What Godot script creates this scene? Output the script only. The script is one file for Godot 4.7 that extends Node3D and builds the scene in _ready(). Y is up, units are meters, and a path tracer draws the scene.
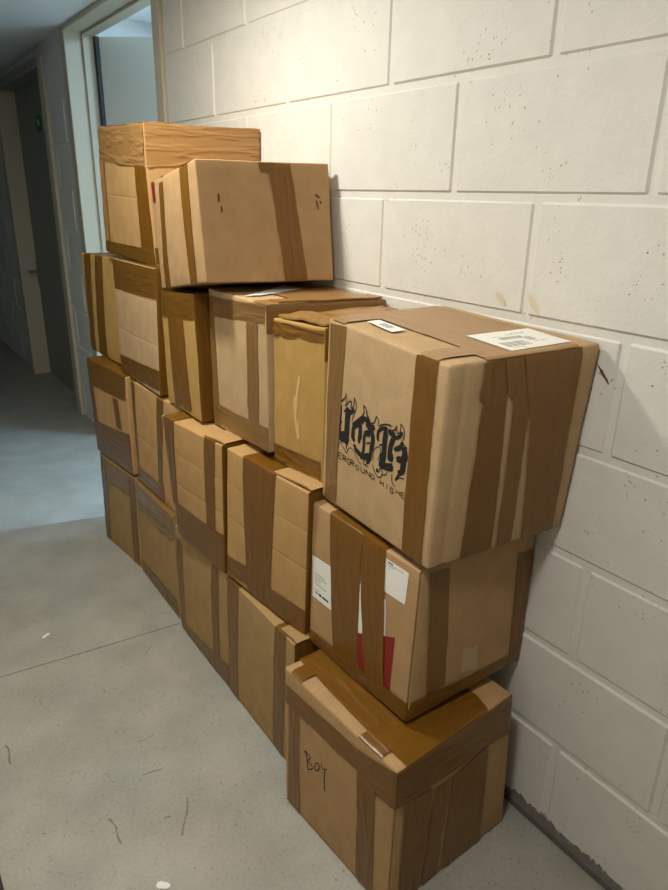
extends Node3D

# Corridor with stacked, taped cardboard boxes along a painted block wall.
# The wall plane is x = 0, the corridor runs along z, the floor is y = 0.

const CORNERS := {
	"a1": [-0.361, 0, -1.392, -0.393, 0, -1.728, -0.363, 0.387, -1.384, -0.387, 0.383, -1.722, -0.011, 0, -1.41, -0.035, 0, -1.75, -0.01, 0.387, -1.41, -0.034, 0.387, -1.75],
	"a2": [-0.372, 0, -1.003, -0.364, 0, -1.385, -0.373, 0.389, -1.002, -0.363, 0.389, -1.375, -0.013, 0, -0.993, -0.006, 0, -1.369, -0.013, 0.389, -0.993, -0.006, 0.389, -1.369],
	"a3": [-0.385, 0, -0.603, -0.383, 0, -0.96, -0.382, 0.384, -0.603, -0.382, 0.384, -0.961, -0.016, 0, -0.602, -0.015, 0, -0.96, -0.015, 0.384, -0.603, -0.014, 0.384, -0.96],
	"a4": [-0.389, 0, -0.246, -0.387, 0, -0.598, -0.385, 0.38, -0.241, -0.381, 0.379, -0.586, -0.017, 0, -0.24, -0.014, 0, -0.588, -0.016, 0.38, -0.239, -0.013, 0.38, -0.586],
	"a5": [-0.422, 0, 0.175, -0.449, 0, -0.178, -0.421, 0.373, 0.177, -0.443, 0.378, -0.191, -0.057, 0, 0.16, -0.084, 0, -0.207, -0.074, 0.371, 0.15, -0.085, 0.376, -0.208],
	"b1": [-0.365, 0.397, -1.384, -0.388, 0.388, -1.739, -0.364, 0.766, -1.379, -0.393, 0.766, -1.745, -0.011, 0.389, -1.405, -0.035, 0.388, -1.765, -0.012, 0.766, -1.406, -0.035, 0.766, -1.766],
	"b2": [-0.355, 0.393, -0.95, -0.361, 0.394, -1.346, -0.347, 0.764, -0.947, -0.358, 0.764, -1.347, -0.006, 0.39, -0.957, -0.014, 0.39, -1.356, -0.006, 0.761, -0.942, -0.007, 0.761, -1.353],
	"b3": [-0.386, 0.391, -0.603, -0.396, 0.385, -0.903, -0.382, 0.765, -0.597, -0.417, 0.765, -0.919, -0.015, 0.392, -0.625, -0.038, 0.389, -0.936, -0.021, 0.765, -0.628, -0.043, 0.765, -0.939],
	"b4": [-0.352, 0.387, -0.248, -0.381, 0.388, -0.598, -0.347, 0.76, -0.243, -0.371, 0.76, -0.59, -0.008, 0.381, -0.269, -0.033, 0.383, -0.62, -0.006, 0.76, -0.261, -0.026, 0.76, -0.616],
	"b5": [-0.334, 0.386, 0.097, -0.344, 0.379, -0.241, -0.326, 0.729, 0.099, -0.334, 0.735, -0.245, -0.006, 0.401, 0.102, -0.006, 0.379, -0.246, -0.006, 0.745, 0.104, -0.006, 0.745, -0.245],
	"c1": [-0.327, 0.774, -1.475, -0.332, 0.767, -1.878, -0.323, 1.153, -1.482, -0.333, 1.142, -1.888, -0.006, 0.773, -1.467, -0.007, 0.767, -1.886, -0.006, 1.151, -1.465, -0.006, 1.142, -1.893],
	"c2": [-0.356, 0.771, -1.08, -0.35, 0.771, -1.46, -0.346, 1.161, -1.073, -0.347, 1.161, -1.46, -0.008, 0.765, -1.075, -0.006, 0.765, -1.458, -0.006, 1.157, -1.065, -0.006, 1.158, -1.457],
	"c3": [-0.356, 0.773, -0.773, -0.352, 0.77, -1.021, -0.355, 1.122, -0.787, -0.351, 1.1, -1.032, -0.009, 0.77, -0.764, -0.006, 0.77, -1.014, -0.007, 1.118, -0.777, -0.006, 1.108, -1.027],
	"c4": [-0.325, 0.78, -0.454, -0.322, 0.766, -0.766, -0.322, 1.135, -0.463, -0.316, 1.136, -0.778, -0.006, 0.775, -0.424, -0.006, 0.766, -0.757, -0.006, 1.132, -0.422, -0.006, 1.134, -0.768],
	"c5": [-0.304, 0.766, -0.25, -0.312, 0.761, -0.449, -0.304, 1.116, -0.25, -0.312, 1.108, -0.449, -0.015, 0.766, -0.252, -0.015, 0.766, -0.415, -0.015, 1.116, -0.252, -0.015, 1.116, -0.415],
	"c6": [-0.332, 0.746, 0.123, -0.313, 0.746, -0.243, -0.336, 1.124, 0.142, -0.313, 1.142, -0.226, -0.006, 0.76, 0.159, -0.006, 0.755, -0.229, -0.006, 1.134, 0.184, -0.006, 1.146, -0.217],
	"d1": [-0.334, 1.162, -1.088, -0.342, 1.175, -1.532, -0.348, 1.546, -1.083, -0.338, 1.56, -1.514, -0.006, 1.169, -1.049, -0.006, 1.175, -1.525, -0.006, 1.551, -1.048, -0.006, 1.564, -1.516],
	"d2": [-0.381, 1.167, -0.647, -0.348, 1.107, -1.024, -0.379, 1.444, -0.686, -0.342, 1.394, -1.065, -0.031, 1.16, -0.612, -0.006, 1.103, -0.99, -0.026, 1.446, -0.653, -0.006, 1.392, -1.032],
}
# tape: box, face, u/v of the four corners, tone, ragged edge
const TAPE := [
	["d1", "F", [0.001, 1, 1, 0.998, 0.961, 0.705, 0, 0.743], 4, 0],
	["d1", "F", [0.783, 0.723, 0.973, 0.711, 0.988, 0.002, 0.767, 0.009], 0, 0],
	["d1", "F", [0, 0.743, 0.125, 0.737, 0.132, 0.107, 0.007, 0.099], 4, 0],
	["d1", "F", [0.013, 0.095, 0.984, 0.121, 0.998, 0.003, 0.013, 0], 2, 0],
	["d1", "E", [0.009, 0.999, 1, 0.994, 1, 0.776, 0, 0.705], 4, 0],
	["d1", "E", [0, 0.14, 1, 0.14, 1, 0.02, 0, 0.02], 2, 0],
	["d2", "F", [0.203, 0.954, 0.304, 0.956, 0.24, 0.006, 0.117, 0.004], 2, 0],
	["d2", "F", [0.7, 0.989, 0.865, 0.99, 0.831, 0.008, 0.706, 0.002], 1, 0],
	["d2", "E", [0.52, 0.917, 0.689, 0.988, 0.777, 0, 0.599, 0], 1, 0],
	["d2", "E", [0.447, 0.986, 0.689, 0.988, 0.69, 0.893, 0.457, 0.905], 1, 0],
	["c1", "F", [0.099, 0.998, 0.292, 1, 0.148, 0, 0, 0], 2, 0],
	["c1", "F", [0.417, 1, 0.616, 1, 0.508, 0, 0.275, 0], 2, 0],
	["c2", "F", [0, 0.99, 1, 0.99, 1, 0.767, 0, 0.741], 2, 0],
	["c2", "F", [0.003, 0.16, 1, 0.207, 1, 0.041, 0.002, 0.001], 2, 0],
	["c2", "E", [0, 1, 0.6, 1, 0.6, 0, 0, 0], 2, 0],
	["c3", "F", [0.002, 0.996, 1, 0.992, 1, 0.804, 0, 0.784], 2, 0],
	["c3", "F", [0.215, 0.796, 0.684, 0.803, 0.747, 0.004, 0.246, 0], 1, 1],
	["c3", "E", [0, 1, 0.5, 1, 0.5, 0, 0, 0], 2, 0],
	["c4", "F", [0, 0.946, 0.996, 0.998, 0.973, 0.884, 0, 0.804], 5, 0],
	["c4", "F", [0, 0.808, 0.102, 0.817, 0.154, 0.017, 0, 0.008], 5, 0],
	["c4", "F", [0.701, 0.858, 0.876, 0.869, 0.857, 0.017, 0.691, 0.027], 5, 0],
	["c4", "F", [0, 0.174, 1, 0.178, 1, 0.003, 0, 0.052], 5, 0],
	["c4", "E", [0, 1, 1, 1, 1, 0.82, 0, 0.82], 5, 0],
	["c4", "T", [0, 0.98, 1, 0.98, 1, 0.32, 0, 0.32], 4, 0],
	["c4", "T", [0.8, 0.32, 1, 0.32, 1, 0, 0.8, 0], 4, 0],
	["c5", "F", [0, 0.983, 0.986, 0.982, 0.981, 0.903, 0, 0.877], 1, 2],
	["c5", "F", [0, 0.136, 0.968, 0.154, 0.947, 0, 0, 0.003], 1, 2],
	["c5", "T", [0, 1, 1, 1, 1, 0, 0, 0], 4, 2],
	["c5", "E", [0, 1, 1, 1, 1, 0.8, 0, 0.8], 0, 0],
	["c6", "F", [0.026, 0.977, 0.183, 0.991, 0.165, 0, 0.041, 0.001], 5, 0],
	["c6", "F", [0.777, 0.996, 0.927, 1, 0.956, 0, 0.8, 0], 0, 0],
	["c6", "E", [0.203, 0.99, 0.321, 0.993, 0.318, 0.785, 0.198, 0.823], 1, 0],
	["c6", "E", [0.218, 0.989, 0.36, 0.994, 0.444, 0, 0.221, 0], 0, 0],
	["c6", "E", [0.409, 0.994, 0.515, 0.999, 0.589, 0, 0.476, 0], 1, 0],
	["c6", "E", [0.334, 0.993, 0.424, 0.994, 0.428, 0.809, 0.38, 0.815], 1, 0],
	["c6", "E", [0.515, 0.999, 0.855, 0.995, 0.911, 0.004, 0.668, 0], 1, 0],
	["c6", "E", [0.461, 1, 0.548, 0.999, 0.621, 0.677, 0.546, 0.688], 1, 0],
	["c6", "T", [0.02, 0.9, 0.9, 0.9, 0.9, 0.27, 0.02, 0.27], 4, 0],
	["c6", "T", [0.88, 0.84, 1, 0.84, 1, 0.22, 0.88, 0.22], 4, 0],
	["c6", "T", [0.79, 0.3, 0.92, 0.3, 0.92, 0, 0.79, 0], 4, 0],
	["c6", "T", [0.03, 0.3, 0.16, 0.3, 0.16, 0, 0.03, 0], 4, 0],
	["b5", "F", [0.188, 1, 0.516, 1, 0.545, 0.098, 0.293, 0.045], 0, 0],
	["b5", "F", [0.488, 1, 0.726, 1, 0.808, 0.031, 0.627, 0.075], 0, 0],
	["b5", "F", [0, 0.097, 1, 0.137, 0.999, 0.005, 0, 0], 0, 0],
	["b5", "E", [0.075, 0.975, 0.233, 0.95, 0.298, 0.132, 0.151, 0.117], 1, 0],
	["b5", "E", [0.842, 0.841, 0.997, 0.815, 1, 0.019, 0.888, 0.059], 0, 0],
	["b5", "E", [0.015, 0.127, 0.999, 0.071, 1, 0, 0.003, 0.001], 0, 0],
	["a5", "F", [0.05, 0.765, 0.169, 0.771, 0.167, 0.004, 0.039, 0], 1, 0],
	["a5", "F", [0.001, 0.89, 0.717, 0.925, 0.714, 0.793, 0.008, 0.763], 0, 0],
	["a5", "F", [0.707, 0.93, 0.852, 0.933, 0.878, 0, 0.738, 0], 0, 0],
	["a5", "F", [0.717, 0.925, 1, 0.996, 1, 0.759, 0.723, 0.722], 0, 0],
	["a5", "E", [0.005, 1, 1, 0.994, 1, 0.729, 0, 0.762], 0, 0],
	["a5", "E", [0.071, 0.765, 0.287, 0.73, 0.231, 0.018, 0.081, 0.011], 1, 0],
	["a5", "E", [0.308, 0.716, 0.434, 0.712, 0.375, 0.024, 0.256, 0.021], 1, 0],
	["a5", "E", [0.451, 0.707, 0.78, 0.747, 0.756, 0.004, 0.423, 0.017], 1, 0],
	["a5", "T", [0, 0.8, 0.88, 0.8, 0.7, 0.07, 0, 0.115], 0, 0],
	["a5", "T", [0.88, 0.8, 1, 0.76, 1, 0.07, 0.69, 0.07], 0, 0],
	["a5", "T", [0.7, 0.08, 0.88, 0.08, 0.88, 0, 0.7, 0], 0, 0],
	["a5", "T", [0.07, 0.12, 0.18, 0.12, 0.18, 0, 0.07, 0], 0, 0],
	["a4", "F", [0, 0.997, 0.164, 1, 0.162, 0.01, 0, 0], 2, 0],
	["a4", "F", [0.742, 1, 0.89, 1, 0.875, 0.012, 0.726, 0], 2, 0],
	["b4", "F", [0.224, 1, 0.641, 1, 0.602, 0, 0.301, 0], 0, 0],
	["b4", "F", [0, 0.17, 0.288, 0.196, 0.308, 0.048, 0, 0.004], 0, 1],
	["b4", "F", [0.619, 0.169, 1, 0.192, 1, 0, 0.603, 0], 0, 0],
	["b3", "F", [0.032, 1, 0.233, 0.998, 0.11, 0.265, 0, 0.283], 2, 0],
	["b3", "F", [0.735, 1, 0.9, 0.999, 0.862, 0.274, 0.712, 0.28], 2, 0],
	["b3", "F", [0.057, 0.301, 1, 0.313, 1, 0.01, 0.029, 0], 2, 0],
	["b3", "E", [0, 1, 0.4, 1, 0.4, 0, 0, 0], 2, 0],
	["b4", "E", [0, 1, 0.4, 1, 0.4, 0, 0, 0], 2, 0],
	["a4", "E", [0, 1, 0.4, 1, 0.4, 0, 0, 0], 2, 0],
	["b2", "F", [0, 0.989, 0.083, 0.992, 0.054, 0.016, 0, 0], 2, 0],
	["b2", "F", [0.565, 0.981, 0.701, 0.987, 0.597, 0.092, 0.523, 0.092], 2, 0],
	["b2", "F", [0.08, 0.157, 0.629, 0.18, 0.63, 0.016, 0.055, 0.021], 1, 0],
	["b1", "F", [0.017, 1, 0.987, 1, 0.955, 0.752, 0, 0.738], 2, 0],
	["b1", "F", [0, 0.733, 0.123, 0.726, 0.139, 0.352, 0.017, 0.345], 2, 0],
	["b1", "F", [0.647, 0.724, 0.775, 0.73, 0.817, 0.426, 0.682, 0.423], 2, 0],
	["b1", "F", [0.015, 0.338, 0.992, 0.424, 0.995, 0.003, 0.008, 0.003], 2, 0],
	["a1", "F", [0.009, 0.979, 0.214, 0.97, 0.152, 0.012, 0, 0.003], 2, 0],
	["a1", "F", [0.859, 0.982, 1, 0.983, 0.951, 0, 0.784, 0], 2, 0],
	["a1", "F", [0.213, 0.963, 0.859, 0.982, 0.831, 0.745, 0.204, 0.696], 3, 2],
	["a2", "F", [0.014, 0.946, 1, 1, 1, 0.731, 0.017, 0.686], 3, 2],
	["a2", "F", [0.028, 0.129, 0.964, 0.189, 1, 0.003, 0.038, 0.008], 2, 2],
	["a3", "F", [0, 0.885, 0.144, 0.903, 0.11, 0.03, 0, 0.039], 2, 0],
	["a3", "F", [0.738, 0.976, 0.871, 0.988, 0.834, 0.041, 0.719, 0.04], 2, 0],
	["a3", "F", [0.119, 0.088, 1, 0.21, 1, 0.004, 0.109, 0.023], 2, 0],
	["d1", "T", [0.001, 0.3, 1, 0.3, 1, 0, 0.001, 0], 4, 0],
	["d2", "T", [0.203, 0.3, 0.304, 0.3, 0.304, 0, 0.203, 0], 2, 0],
	["d2", "T", [0.7, 0.3, 0.865, 0.3, 0.865, 0, 0.7, 0], 1, 0],
	["c1", "T", [0.099, 0.3, 0.292, 0.3, 0.292, 0, 0.099, 0], 2, 0],
	["c1", "T", [0.417, 0.3, 0.616, 0.3, 0.616, 0, 0.417, 0], 2, 0],
	["c2", "T", [0, 0.3, 1, 0.3, 1, 0, 0, 0], 2, 0],
	["c3", "T", [0.002, 0.3, 1, 0.3, 1, 0, 0.002, 0], 2, 0],
	["b5", "T", [0.188, 0.3, 0.516, 0.3, 0.516, 0, 0.188, 0], 0, 0],
	["b5", "T", [0.488, 0.3, 0.726, 0.3, 0.726, 0, 0.488, 0], 0, 0],
	["a4", "T", [0, 0.3, 0.164, 0.3, 0.164, 0, 0, 0], 2, 0],
	["a4", "T", [0.742, 0.3, 0.89, 0.3, 0.89, 0, 0.742, 0], 2, 0],
	["b4", "T", [0.224, 0.3, 0.641, 0.3, 0.641, 0, 0.224, 0], 0, 0],
	["b3", "T", [0.032, 0.3, 0.233, 0.3, 0.233, 0, 0.032, 0], 2, 0],
	["b3", "T", [0.735, 0.3, 0.9, 0.3, 0.9, 0, 0.735, 0], 2, 0],
	["b2", "T", [0, 0.3, 0.083, 0.3, 0.083, 0, 0, 0], 2, 0],
	["b2", "T", [0.565, 0.3, 0.701, 0.3, 0.701, 0, 0.565, 0], 2, 0],
	["b1", "T", [0.017, 0.3, 0.987, 0.3, 0.987, 0, 0.017, 0], 2, 0],
	["a1", "T", [0.009, 0.3, 0.214, 0.3, 0.214, 0, 0.009, 0], 2, 0],
	["a1", "T", [0.859, 0.3, 1, 0.3, 1, 0, 0.859, 0], 2, 0],
	["a1", "T", [0.213, 0.3, 0.859, 0.3, 0.859, 0, 0.213, 0], 3, 0],
	["a2", "T", [0.014, 0.3, 1, 0.3, 1, 0, 0.014, 0], 3, 0],
	["a3", "T", [0.738, 0.3, 0.871, 0.3, 0.871, 0, 0.738, 0], 2, 0],
]
const STICKERS := [
	["c6", "T", [0.195, 0.141, 0.185, 0.242, 0.424, 0.228, 0.435, 0.119], "small_label"],
	["c6", "T", [0.638, 0.455, 0.658, 0.898, 0.94, 0.862, 0.945, 0.437], "shipping_label"],
	["c4", "T", [0.569, 0.045, 0.135, 0.633, 0.337, 0.713, 0.573, 0.175], "blank_label"],
	["c5", "T", [0.005, 0.612, 0.005, 0.827, 0.02, 0.995, 0.198, 0.736], "blank_label"],
	["b5", "F", [0.019, 0.642, 0.338, 0.664, 0.351, 0.36, 0.029, 0.352], "address_label"],
	["b5", "F", [0.667, 0.956, 0.921, 0.953, 0.912, 0.749, 0.687, 0.746], "square_label"],
	["b5", "F", [0.529, 0.352, 0.859, 0.505, 0.85, 0.11, 0.55, 0.108], "red_sticker"],
	["b5", "F", [0.511, 0.691, 0.763, 0.702, 0.78, 0.466, 0.519, 0.346], "white_sticker"],
	["b5", "E", [0.423, 0.335, 0.56, 0.302, 0.582, 0.12, 0.433, 0.156], "clear_patch"],
	["d2", "F", [0.01, 0.989, 0.086, 0.991, 0.09, 0.818, 0.022, 0.812], "red_sticker"],
]
const STROKES := {
	"logo": [
		[0.01157, [0.1734, 0.5890, 0.1698, 0.5293, 0.1712, 0.4470, 0.1741, 0.4027]],
		[0.01922, [0.2605, 0.5914, 0.2495, 0.5528, 0.2484, 0.5038, 0.2487, 0.4580, 0.2482, 0.4264]],
		[0.02476, [0.1682, 0.4122, 0.2729, 0.4389]],
		[0.01309, [0.2511, 0.4153, 0.2528, 0.3925]],
		[0.00435, [0.2525, 0.3958, 0.2539, 0.3694]],
		[0.00918, [0.2563, 0.5742, 0.2852, 0.5794, 0.3118, 0.6031]],
		[0.00319, [0.1545, 0.5934, 0.1921, 0.6167, 0.2170, 0.6396, 0.2226, 0.6617]],
		[0.00184, [0.2315, 0.6436, 0.2290, 0.6207, 0.2157, 0.5913]],
		[0.00286, [0.2219, 0.5899, 0.2513, 0.6238, 0.2768, 0.6326, 0.2810, 0.6196, 0.2773, 0.5994, 0.3021, 0.6129, 0.3056, 0.6611]],
		[0.00223, [0.3056, 0.6611, 0.3270, 0.6327, 0.3264, 0.6011, 0.2997, 0.5518, 0.2932, 0.5305]],
		[0.00312, [0.2970, 0.5220, 0.3455, 0.5560, 0.3923, 0.5923, 0.4033, 0.6175, 0.3946, 0.6460]],
		[0.00301, [0.3946, 0.6460, 0.4206, 0.6350, 0.4346, 0.6082, 0.4636, 0.5829]],
		[0.00408, [0.1820, 0.4984, 0.1969, 0.5029]],
		[0.00432, [0.2070, 0.5565, 0.2319, 0.5799, 0.2483, 0.5943]],
		[0.01187, [0.3128, 0.5107, 0.3111, 0.4712, 0.3112, 0.4418]],
		[0.01009, [0.3076, 0.4762, 0.3159, 0.4528, 0.3292, 0.4375]],
		[0.01219, [0.3777, 0.5469, 0.3797, 0.4931, 0.3811, 0.4646]],
		[0.01083, [0.3764, 0.4917, 0.3722, 0.4418]],
		[0.01373, [0.3043, 0.5081, 0.3635, 0.5472, 0.4151, 0.5867]],
		[0.01060, [0.4197, 0.5944, 0.4331, 0.5735, 0.4734, 0.5548]],
		[0.00893, [0.4128, 0.5086, 0.4757, 0.5351]],
		[0.00888, [0.4334, 0.5228, 0.4182, 0.4860, 0.4211, 0.4451, 0.4144, 0.3940]],
		[0.01104, [0.3326, 0.4057, 0.3749, 0.3903, 0.4264, 0.3883, 0.4735, 0.4144]],
		[0.01002, [0.3939, 0.3738, 0.4485, 0.3911]],
		[0.00737, [0.3199, 0.4147, 0.3491, 0.4145]],
		[0.01197, [0.4733, 0.5465, 0.4947, 0.5154, 0.4959, 0.4810, 0.4842, 0.4278]],
		[0.01206, [0.4289, 0.5670, 0.4608, 0.5511, 0.5062, 0.5666]],
		[0.00782, [0.4356, 0.5083, 0.4709, 0.5163]],
		[0.00395, [0.4407, 0.4643, 0.4755, 0.4770]],
		[0.01073, [0.4866, 0.4332, 0.4811, 0.4029, 0.4584, 0.3626]],
		[0.00193, [0.1739, 0.3497, 0.1752, 0.3705, 0.1982, 0.3915]],
		[0.00191, [0.2017, 0.3876, 0.2061, 0.3738, 0.2415, 0.3586, 0.2561, 0.3466, 0.2761, 0.3768, 0.2986, 0.3910, 0.3352, 0.3801, 0.3731, 0.3533, 0.4095, 0.3362]],
		[0.00181, [0.4530, 0.3517, 0.4310, 0.3472, 0.4316, 0.3672, 0.4601, 0.3870, 0.4725, 0.3751, 0.4476, 0.3498, 0.4756, 0.3484]],
		[0.00764, [0.5415, 0.5067, 0.5345, 0.5353, 0.5444, 0.5624, 0.5785, 0.5853, 0.6166, 0.5925]],
		[0.01456, [0.6015, 0.5809, 0.5965, 0.5320, 0.5963, 0.4805, 0.6002, 0.4229]],
		[0.01802, [0.5928, 0.4631, 0.5888, 0.4129, 0.5848, 0.3903]],
		[0.01288, [0.6693, 0.5665, 0.6501, 0.5264, 0.6431, 0.4831, 0.6460, 0.4394]],
		[0.01773, [0.6529, 0.4842, 0.6532, 0.4396]],
		[0.00891, [0.6201, 0.5870, 0.6461, 0.5771, 0.6773, 0.5874]],
		[0.00775, [0.6593, 0.5598, 0.7096, 0.5850, 0.7292, 0.6145]],
		[0.00996, [0.7355, 0.5690, 0.7265, 0.5393, 0.6770, 0.5086]],
		[0.01538, [0.7490, 0.5472, 0.7623, 0.5086, 0.7619, 0.4816]],
		[0.01541, [0.7554, 0.5205, 0.7550, 0.4666, 0.7521, 0.4110]],
		[0.01444, [0.5620, 0.3962, 0.6353, 0.4053, 0.6773, 0.4243]],
		[0.00852, [0.6368, 0.3937, 0.6795, 0.4078]],
		[0.01113, [0.7177, 0.4083, 0.7542, 0.4152]],
		[0.00647, [0.7344, 0.4043, 0.7075, 0.3627]],
		[0.01387, [0.6987, 0.4681, 0.7478, 0.4808]],
		[0.00775, [0.5492, 0.3667, 0.5551, 0.3475]],
		[0.00285, [0.4224, 0.6234, 0.4514, 0.5809, 0.4814, 0.5782, 0.5026, 0.5968, 0.5134, 0.6272]],
		[0.00220, [0.5134, 0.6272, 0.5360, 0.6072, 0.5277, 0.5809]],
		[0.00323, [0.5392, 0.5812, 0.5708, 0.6013, 0.6137, 0.6150, 0.6437, 0.6162]],
		[0.00315, [0.6270, 0.5976, 0.6438, 0.5947, 0.6693, 0.6064, 0.6822, 0.6303]],
		[0.00254, [0.6822, 0.6303, 0.6894, 0.5964, 0.7114, 0.6103, 0.7112, 0.6494]],
		[0.00251, [0.7112, 0.6494, 0.7372, 0.6318, 0.7445, 0.5983, 0.7326, 0.5713]],
		[0.00210, [0.7330, 0.5681, 0.7614, 0.5515, 0.7771, 0.5504]],
		[0.00414, [0.5529, 0.4933, 0.5781, 0.4984]],
		[0.00196, [0.5092, 0.3943, 0.5093, 0.4435, 0.5295, 0.4714, 0.5573, 0.4809, 0.5689, 0.4572, 0.5488, 0.4084]],
		[0.00212, [0.5111, 0.3779, 0.5201, 0.3525, 0.5587, 0.3273, 0.5871, 0.3344, 0.5952, 0.3624, 0.5756, 0.3799, 0.5674, 0.3520]],
		[0.00208, [0.5969, 0.3488, 0.6292, 0.3645, 0.6325, 0.3833]],
		[0.00204, [0.6769, 0.3859, 0.6786, 0.3516, 0.7072, 0.3240]],
		[0.00203, [0.7027, 0.3574, 0.7371, 0.3846, 0.7734, 0.3917]],
	],
	"text": [
		[0.00209, [0.2123, 0.3256, 0.1777, 0.3254, 0.1804, 0.2965, 0.2150, 0.2968]],
		[0.00211, [0.1791, 0.3109, 0.2068, 0.3112]],
		[0.00209, [0.2274, 0.2971, 0.2246, 0.3258, 0.2555, 0.3217, 0.2530, 0.3131, 0.2260, 0.3115, 0.2613, 0.2974]],
		[0.00205, [0.3013, 0.3209, 0.2778, 0.3236, 0.2692, 0.3093, 0.2807, 0.2951, 0.3003, 0.2982, 0.2993, 0.3081, 0.2861, 0.3080]],
		[0.00206, [0.3094, 0.3001, 0.3065, 0.3285, 0.3364, 0.3244, 0.3340, 0.3159, 0.3079, 0.3143, 0.3421, 0.3005]],
		[0.00202, [0.3705, 0.3228, 0.3560, 0.3087, 0.3736, 0.2948, 0.3880, 0.3090, 0.3705, 0.3228]],
		[0.00201, [0.4089, 0.3277, 0.4114, 0.3055, 0.4277, 0.3000, 0.4427, 0.3058, 0.4402, 0.3279]],
		[0.00199, [0.4605, 0.2977, 0.4573, 0.3253, 0.4912, 0.2980, 0.4880, 0.3255]],
		[0.00197, [0.5014, 0.3227, 0.5046, 0.2953, 0.5334, 0.3066, 0.5231, 0.3174, 0.5014, 0.3227]],
		[0.00193, [0.5831, 0.3192, 0.5865, 0.2921]],
		[0.00192, [0.6121, 0.3194, 0.6155, 0.2924]],
		[0.00193, [0.5848, 0.3056, 0.6138, 0.3059]],
		[0.00191, [0.6409, 0.3174, 0.6444, 0.2905]],
		[0.00188, [0.6982, 0.3086, 0.6784, 0.3111, 0.6717, 0.2976, 0.6819, 0.2844, 0.6982, 0.2873, 0.6970, 0.2966, 0.6859, 0.2965]],
		[0.00187, [0.7171, 0.3190, 0.7207, 0.2926]],
		[0.00186, [0.7444, 0.3192, 0.7480, 0.2929]],
		[0.00187, [0.7189, 0.3058, 0.7462, 0.3061]],
		[0.00184, [0.7863, 0.3187, 0.7595, 0.3185, 0.7632, 0.2922, 0.7899, 0.2925]],
		[0.00186, [0.7614, 0.3053, 0.7828, 0.3056]],
	],
	"boy": [
		[0.00301, [0.2281, 0.5367, 0.2396, 0.5592, 0.2514, 0.5069, 0.2580, 0.4362]],
		[0.00240, [0.2397, 0.5537, 0.2894, 0.5495, 0.2553, 0.5015]],
		[0.00241, [0.2553, 0.5015, 0.3112, 0.4901, 0.2580, 0.4362]],
		[0.00236, [0.3384, 0.5454, 0.3300, 0.4974, 0.3685, 0.5201, 0.3714, 0.5653, 0.3384, 0.5465]],
		[0.00233, [0.3929, 0.5928, 0.4007, 0.5634, 0.4296, 0.5695, 0.4470, 0.5913, 0.4297, 0.5657]],
		[0.00271, [0.4261, 0.5640, 0.4253, 0.5029, 0.4286, 0.4501, 0.4366, 0.4175]],
	],
	"scar": [
		[0.00913, [0.5559, 0.6658, 0.5081, 0.5550, 0.4740, 0.4094, 0.5343, 0.2481]],
		[0.01727, [0.4837, 0.5274, 0.4739, 0.4262]],
		[0.00670, [0.5236, 0.3826, 0.5591, 0.2520]],
	],
	"scuff": [
		[0.00595, [0.1413, 0.7307, 0.1398, 0.6590]],
		[0.00513, [0.1543, 0.6280, 0.1543, 0.5750]],
		[0.00640, [0.8722, 0.7350, 0.9126, 0.7107]],
		[0.00550, [0.8822, 0.6900, 0.8977, 0.6095]],
		[0.00552, [0.9111, 0.6805, 0.9249, 0.6605]],
	],
}

var M := {}
var fine := FastNoiseLite.new()
var coarse := FastNoiseLite.new()

# ---------------------------------------------------------------- helpers
func add_part(mesh: Mesh, called: String, mat: Material, parent: Node) -> MeshInstance3D:
	var o := MeshInstance3D.new()
	o.name = called
	o.mesh = mesh
	if mat: o.material_override = mat
	o.cast_shadow = GeometryInstance3D.SHADOW_CASTING_SETTING_ON
	parent.add_child(o, true)
	return o

func thing(called: String, label: String, category: String, at := Vector3.ZERO, group := "") -> Node3D:
	var o := Node3D.new()
	o.name = called
	o.position = at
	o.set_meta("label", label)
	o.set_meta("category", category)
	if group: o.set_meta("group", group)
	add_child(o, true)
	return o

func setting(called: String, label: String, category := "") -> Node3D:
	var o := Node3D.new()
	o.name = called
	o.set_meta("kind", "structure")
	o.set_meta("label", label)
	o.set_meta("category", category if category else called.split("_")[0])
	add_child(o, true)
	return o

func box_mesh(size: Vector3) -> BoxMesh:
	var b := BoxMesh.new()
	b.size = size
	return b

# box given by two opposite corners, edges chamfered by c
func slab(a: Vector3, b: Vector3, called: String, mat: Material, parent: Node, c := 0.002) -> MeshInstance3D:
	var o := add_part(bevel_box((b - a).abs(), c), called, mat, parent)
	o.position = (a + b) * 0.5
	return o

func bevel_box(s: Vector3, c: float) -> ArrayMesh:
	# each face inset by c, joined by chamfer strips: rounded look through smooth normals off
	var st := SurfaceTool.new()
	st.begin(Mesh.PRIMITIVE_TRIANGLES)
	st.set_smooth_group(-1)
	var h := s * 0.5
	var pts := []   # for each corner, three points (on the x, y and z face)
	for i in 8:
		var g := Vector3(1 if i & 1 else -1, 1 if i & 2 else -1, 1 if i & 4 else -1)
		pts.append([
			Vector3(g.x * h.x, g.y * (h.y - c), g.z * (h.z - c)),
			Vector3(g.x * (h.x - c), g.y * h.y, g.z * (h.z - c)),
			Vector3(g.x * (h.x - c), g.y * (h.y - c), g.z * h.z)])
	for ax in 3:
		var b1 := 1 << ((ax + 1) % 3)
		var b2 := 1 << ((ax + 2) % 3)
		for side in [0, 1 << ax]:
			quad_out(st, [pts[side][ax], pts[side | b1][ax], pts[side | b1 | b2][ax], pts[side | b2][ax]])
		# chamfers along this axis
		var k := 1 << ax
		var f1 := (ax + 1) % 3
		var f2 := (ax + 2) % 3
		for e in [0, b1, b2, b1 | b2]:
			quad_out(st, [pts[e][f1], pts[e | k][f1], pts[e | k][f2], pts[e][f2]])
	for i in 8:
		tri_out(st, pts[i][0], pts[i][1], pts[i][2])
	st.generate_normals()
	return st.commit()

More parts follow.
